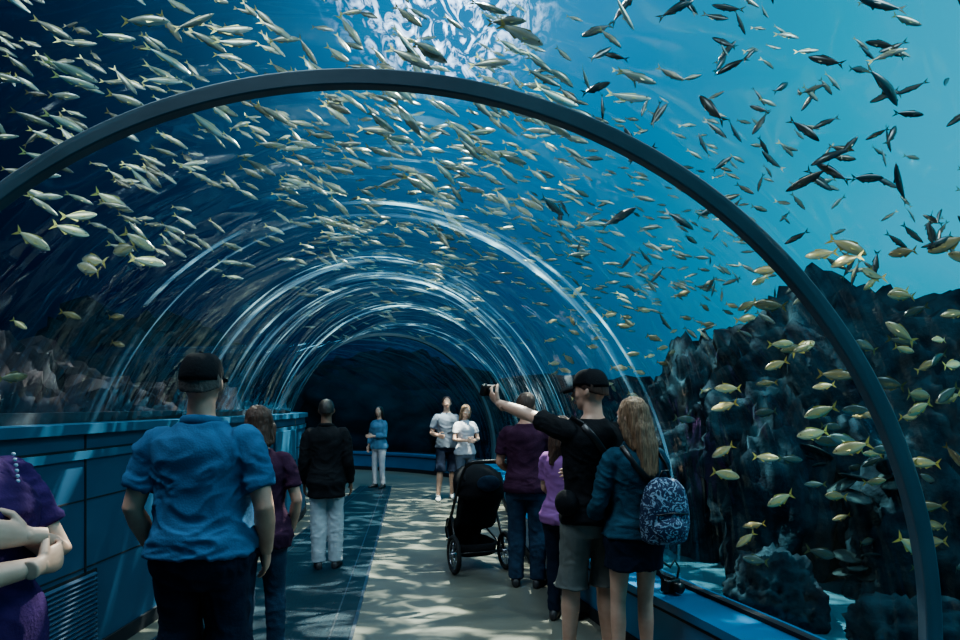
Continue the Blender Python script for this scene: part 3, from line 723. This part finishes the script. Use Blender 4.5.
g.tube([(-.28,0,.19),(.28,0,.19)],.012,10); g.tube([(-.25,-.30,1.08),(-.2,-.35,1.12),(.2,-.35,1.12),(.25,-.30,1.08)],.020,12); g.tube([(-.1,.82,.16),(.1,.82,.16)],.008,8)
g.obj('frame',M['plastic'],st)
g=Geo(); rings=[]
for (y,z) in ((-.10,.93),(-.05,.78),(.02,.60),(.08,.46),(.18,.40),(.34,.40),(.46,.36),(.52,.24)):
    n_=V((0,.75,.66)) if z>.45 else V((0,.1,1))
    rings.append([V((-.21,y+.10*n_.y,z+.10*n_.z)),V((-.20,y,z)),V((0,y-.03,z-.03)),V((.20,y,z)),V((.21,y+.10*n_.y,z+.10*n_.z)),V((.17,y+.09*n_.y,z+.09*n_.z)),V((0,y+.02,z+.02)),V((-.17,y+.09*n_.y,z+.09*n_.z))])
g.loft(rings); g.remesh('seat',M['black_cloth'],st,.012,3,fold=.005)
g=Geo(); rings=[]
for i in range(9):
    a=math.radians(-15+i*16); yc,zc=.10,.78
    ring=[]
    for s_ in (1.0,.93):
        qs=[math.pi*j/12 for j in range(13)]
        if s_<1: qs=qs[::-1]
        for q in qs:
            ring.append(V((.24*s_*math.cos(q),yc-.34*s_*math.sin(q)**.6*math.cos(a),zc+.27*s_*math.sin(q)**.6*math.sin(a)+.02*math.sin(q))))
    rings.append(ring)
g.loft(rings); g.obj('canopy',M['black_cloth'],st)
g=Geo(); rings=[]
for z,w,l in ((.14,.17,.2),(.16,.2,.24),(.27,.22,.27),(.275,.20,.25),(.17,.18,.22)):
    rings.append([V((w*math.copysign(abs(math.cos(q))**.5,math.cos(q)),.24+l*math.copysign(abs(math.sin(q))**.5,math.sin(q)),z)) for q in [2*math.pi*i/24 for i in range(24)]])
g.loft(rings); g.obj('basket',M['black_cloth'],st)
g=Geo(); g.ell((0,-.24,.90),(.12,.05,.08)); g.remesh('parent_bag',M['jeans'],st,.012,2,fold=.006)

cb=empty('camera_with_strap',(1.22,4.10,.451),30)
g=Geo(); g.box((0,0,.045),(.06,.03,.04)); g.box((0,0,.092),(.022,.022,.012)); g.obj('camera_body',M['plastic'],cb,True,.008)
g=Geo(); g.tube([(0,-.03,.045),(0,-.09,.045)],[.032,.034],18); g.obj('lens',M['plastic'],cb)
g=Geo(); g.tube([(-.06,0,.075),(-.10,.02,.16),(-.05,.03,.20),(.03,.03,.15),(.07,.03,.19),(.10,.02,.14),(.06,0,.075)],[(.003,.010)]*7,8); g.obj('strap',M['plastic'],cb)

# ---------------------------------------------------------------- world
w=bpy.data.worlds.new('water'); scene.world=w; w.use_nodes=True; nt=w.node_tree; N=nt.nodes; L=nt.links
bg=N['Background']; tc=N.new('ShaderNodeTexCoord'); sx=N.new('ShaderNodeSeparateXYZ'); L.new(tc.outputs['Generated'],sx.inputs[0])
nz=N.new('ShaderNodeTexNoise'); nz.inputs['Scale'].default_value=2.2; nz.inputs['Detail'].default_value=3; L.new(tc.outputs['Generated'],nz.inputs['Vector'])
a1=N.new('ShaderNodeMath'); a1.operation='MULTIPLY_ADD'; a1.inputs[1].default_value=.18; L.new(nz.outputs['Fac'],a1.inputs[0]); L.new(sx.outputs['X'],a1.inputs[2])
a2=N.new('ShaderNodeMath'); a2.operation='MULTIPLY_ADD'; a2.inputs[1].default_value=.12; L.new(sx.outputs['Z'],a2.inputs[0]); L.new(a1.outputs[0],a2.inputs[2])
mr=N.new('ShaderNodeMapRange'); mr.inputs[1].default_value=-.5; mr.inputs[2].default_value=.9; L.new(a2.outputs[0],mr.inputs[0])
cr=N.new('ShaderNodeValToRGB'); el=cr.color_ramp.elements
el[0].position=.0; el[0].color=(.0007,.005,.02,1); el[1].position=1; el[1].color=(.055,.46,.63,1)
for p,c in ((.28,(.0009,.012,.050)),(.45,(.002,.045,.13)),(.62,(.005,.15,.29)),(.8,(.02,.32,.48))):
    q=el.new(p); q.color=(*c,1)
L.new(mr.outputs[0],cr.inputs[0])
lo=N.new('ShaderNodeMapRange'); lo.inputs[1].default_value=-.25; lo.inputs[2].default_value=.2; lo.inputs[3].default_value=.25; lo.inputs[4].default_value=1; L.new(sx.outputs['Z'],lo.inputs[0])
mx=N.new('ShaderNodeMixRGB'); mx.blend_type='MULTIPLY'; mx.inputs[0].default_value=1; L.new(cr.outputs[0],mx.inputs[1]); L.new(lo.outputs[0],mx.inputs[2])
dt=N.new('ShaderNodeVectorMath'); dt.operation='DOT_PRODUCT'; d0=V((-.05,1,.64)).normalized(); dt.inputs[1].default_value=d0; L.new(tc.outputs['Generated'],dt.inputs[0])
mx0=N.new('ShaderNodeMath'); mx0.operation='MAXIMUM'; mx0.inputs[1].default_value=0; L.new(dt.outputs['Value'],mx0.inputs[0])
pw=N.new('ShaderNodeMath'); pw.operation='POWER'; pw.inputs[1].default_value=26; L.new(mx0.outputs[0],pw.inputs[0])
gl=N.new('ShaderNodeMixRGB'); gl.blend_type='ADD'; gl.inputs[2].default_value=(.03,.18,.32,1); L.new(pw.outputs[0],gl.inputs[0]); L.new(mx.outputs[0],gl.inputs[1])
L.new(gl.outputs[0],bg.inputs[0]); bg.inputs[1].default_value=1.18

# ---------------------------------------------------------------- lights
def light(kind,name,loc,target,energy,color,**kw):
    l=bpy.data.lights.new(name,kind); l.energy=energy; l.color=color
    for a,b in kw.items(): setattr(l,a,b)
    o=bpy.data.objects.new(name,l); COL.objects.link(o); o.location=loc
    o.rotation_euler=(V(target)-V(loc)).to_track_quat('-Z','Y').to_euler(); return o
light('SUN','daylight',(3,2,12),(-.2,6.5,0),.5,(.62,.86,1.0),angle=math.radians(6))
s=light('SPOT','skylight_caustics',(.2,9.0,8.6),(-.3,6.5,0),6500,(.98,1,.84),spot_size=math.radians(95),spot_blend=.6,shadow_soft_size=.02)
l=s.data; l.use_nodes=True; nt=l.node_tree; N=nt.nodes; L=nt.links; em=N['Emission']
tc=N.new('ShaderNodeTexCoord'); mp=N.new('ShaderNodeMapping'); mp.inputs['Scale'].default_value=(20,34,20); L.new(tc.outputs['Normal'],mp.inputs[0])
nz=N.new('ShaderNodeTexNoise'); nz.inputs['Scale'].default_value=1.0; nz.inputs['Detail'].default_value=2; nz.inputs['Distortion'].default_value=1.0; L.new(mp.outputs[0],nz.inputs['Vector'])
cr=N.new('ShaderNodeValToRGB'); cr.color_ramp.elements[0].position=.50; cr.color_ramp.elements[0].color=(.025,.025,.025,1); cr.color_ramp.elements[1].position=.68; L.new(nz.outputs['Fac'],cr.inputs[0])
ml=N.new('ShaderNodeMath'); ml.operation='MULTIPLY'; ml.inputs[1].default_value=3.6; L.new(cr.outputs[0],ml.inputs[0]); L.new(ml.outputs[0],em.inputs['Strength'])
light('AREA','added_fill',(6,3,8.5),(4,7,1),500,(.76,.93,1.0),size=3)  # this and the next three: unseen fills added to brighten fish and rocks
light('AREA','added_fill',(-3,1.5,8.5),(-2,6,3.5),480,(.78,.93,1.0),size=3)
light('AREA','added_fill',(-4,15,8.5),(-3,19,1),350,(.35,.75,1.0),size=4)
light('AREA','added_fill',(-7,3,6.5),(-7,7.5,1),130,(.8,.88,1.0),size=2)

# ---------------------------------------------------------------- camera
cd=bpy.data.cameras.new('camera'); cam=bpy.data.objects.new('camera',cd); COL.objects.link(cam)
cam.location=(0,0,1.65); cam.rotation_euler=(math.radians(90),0,0)
cd.sensor_width=36; cd.lens=24; cd.shift_y=85/960; cd.clip_start=.05; cd.clip_end=300
scene.camera=cam
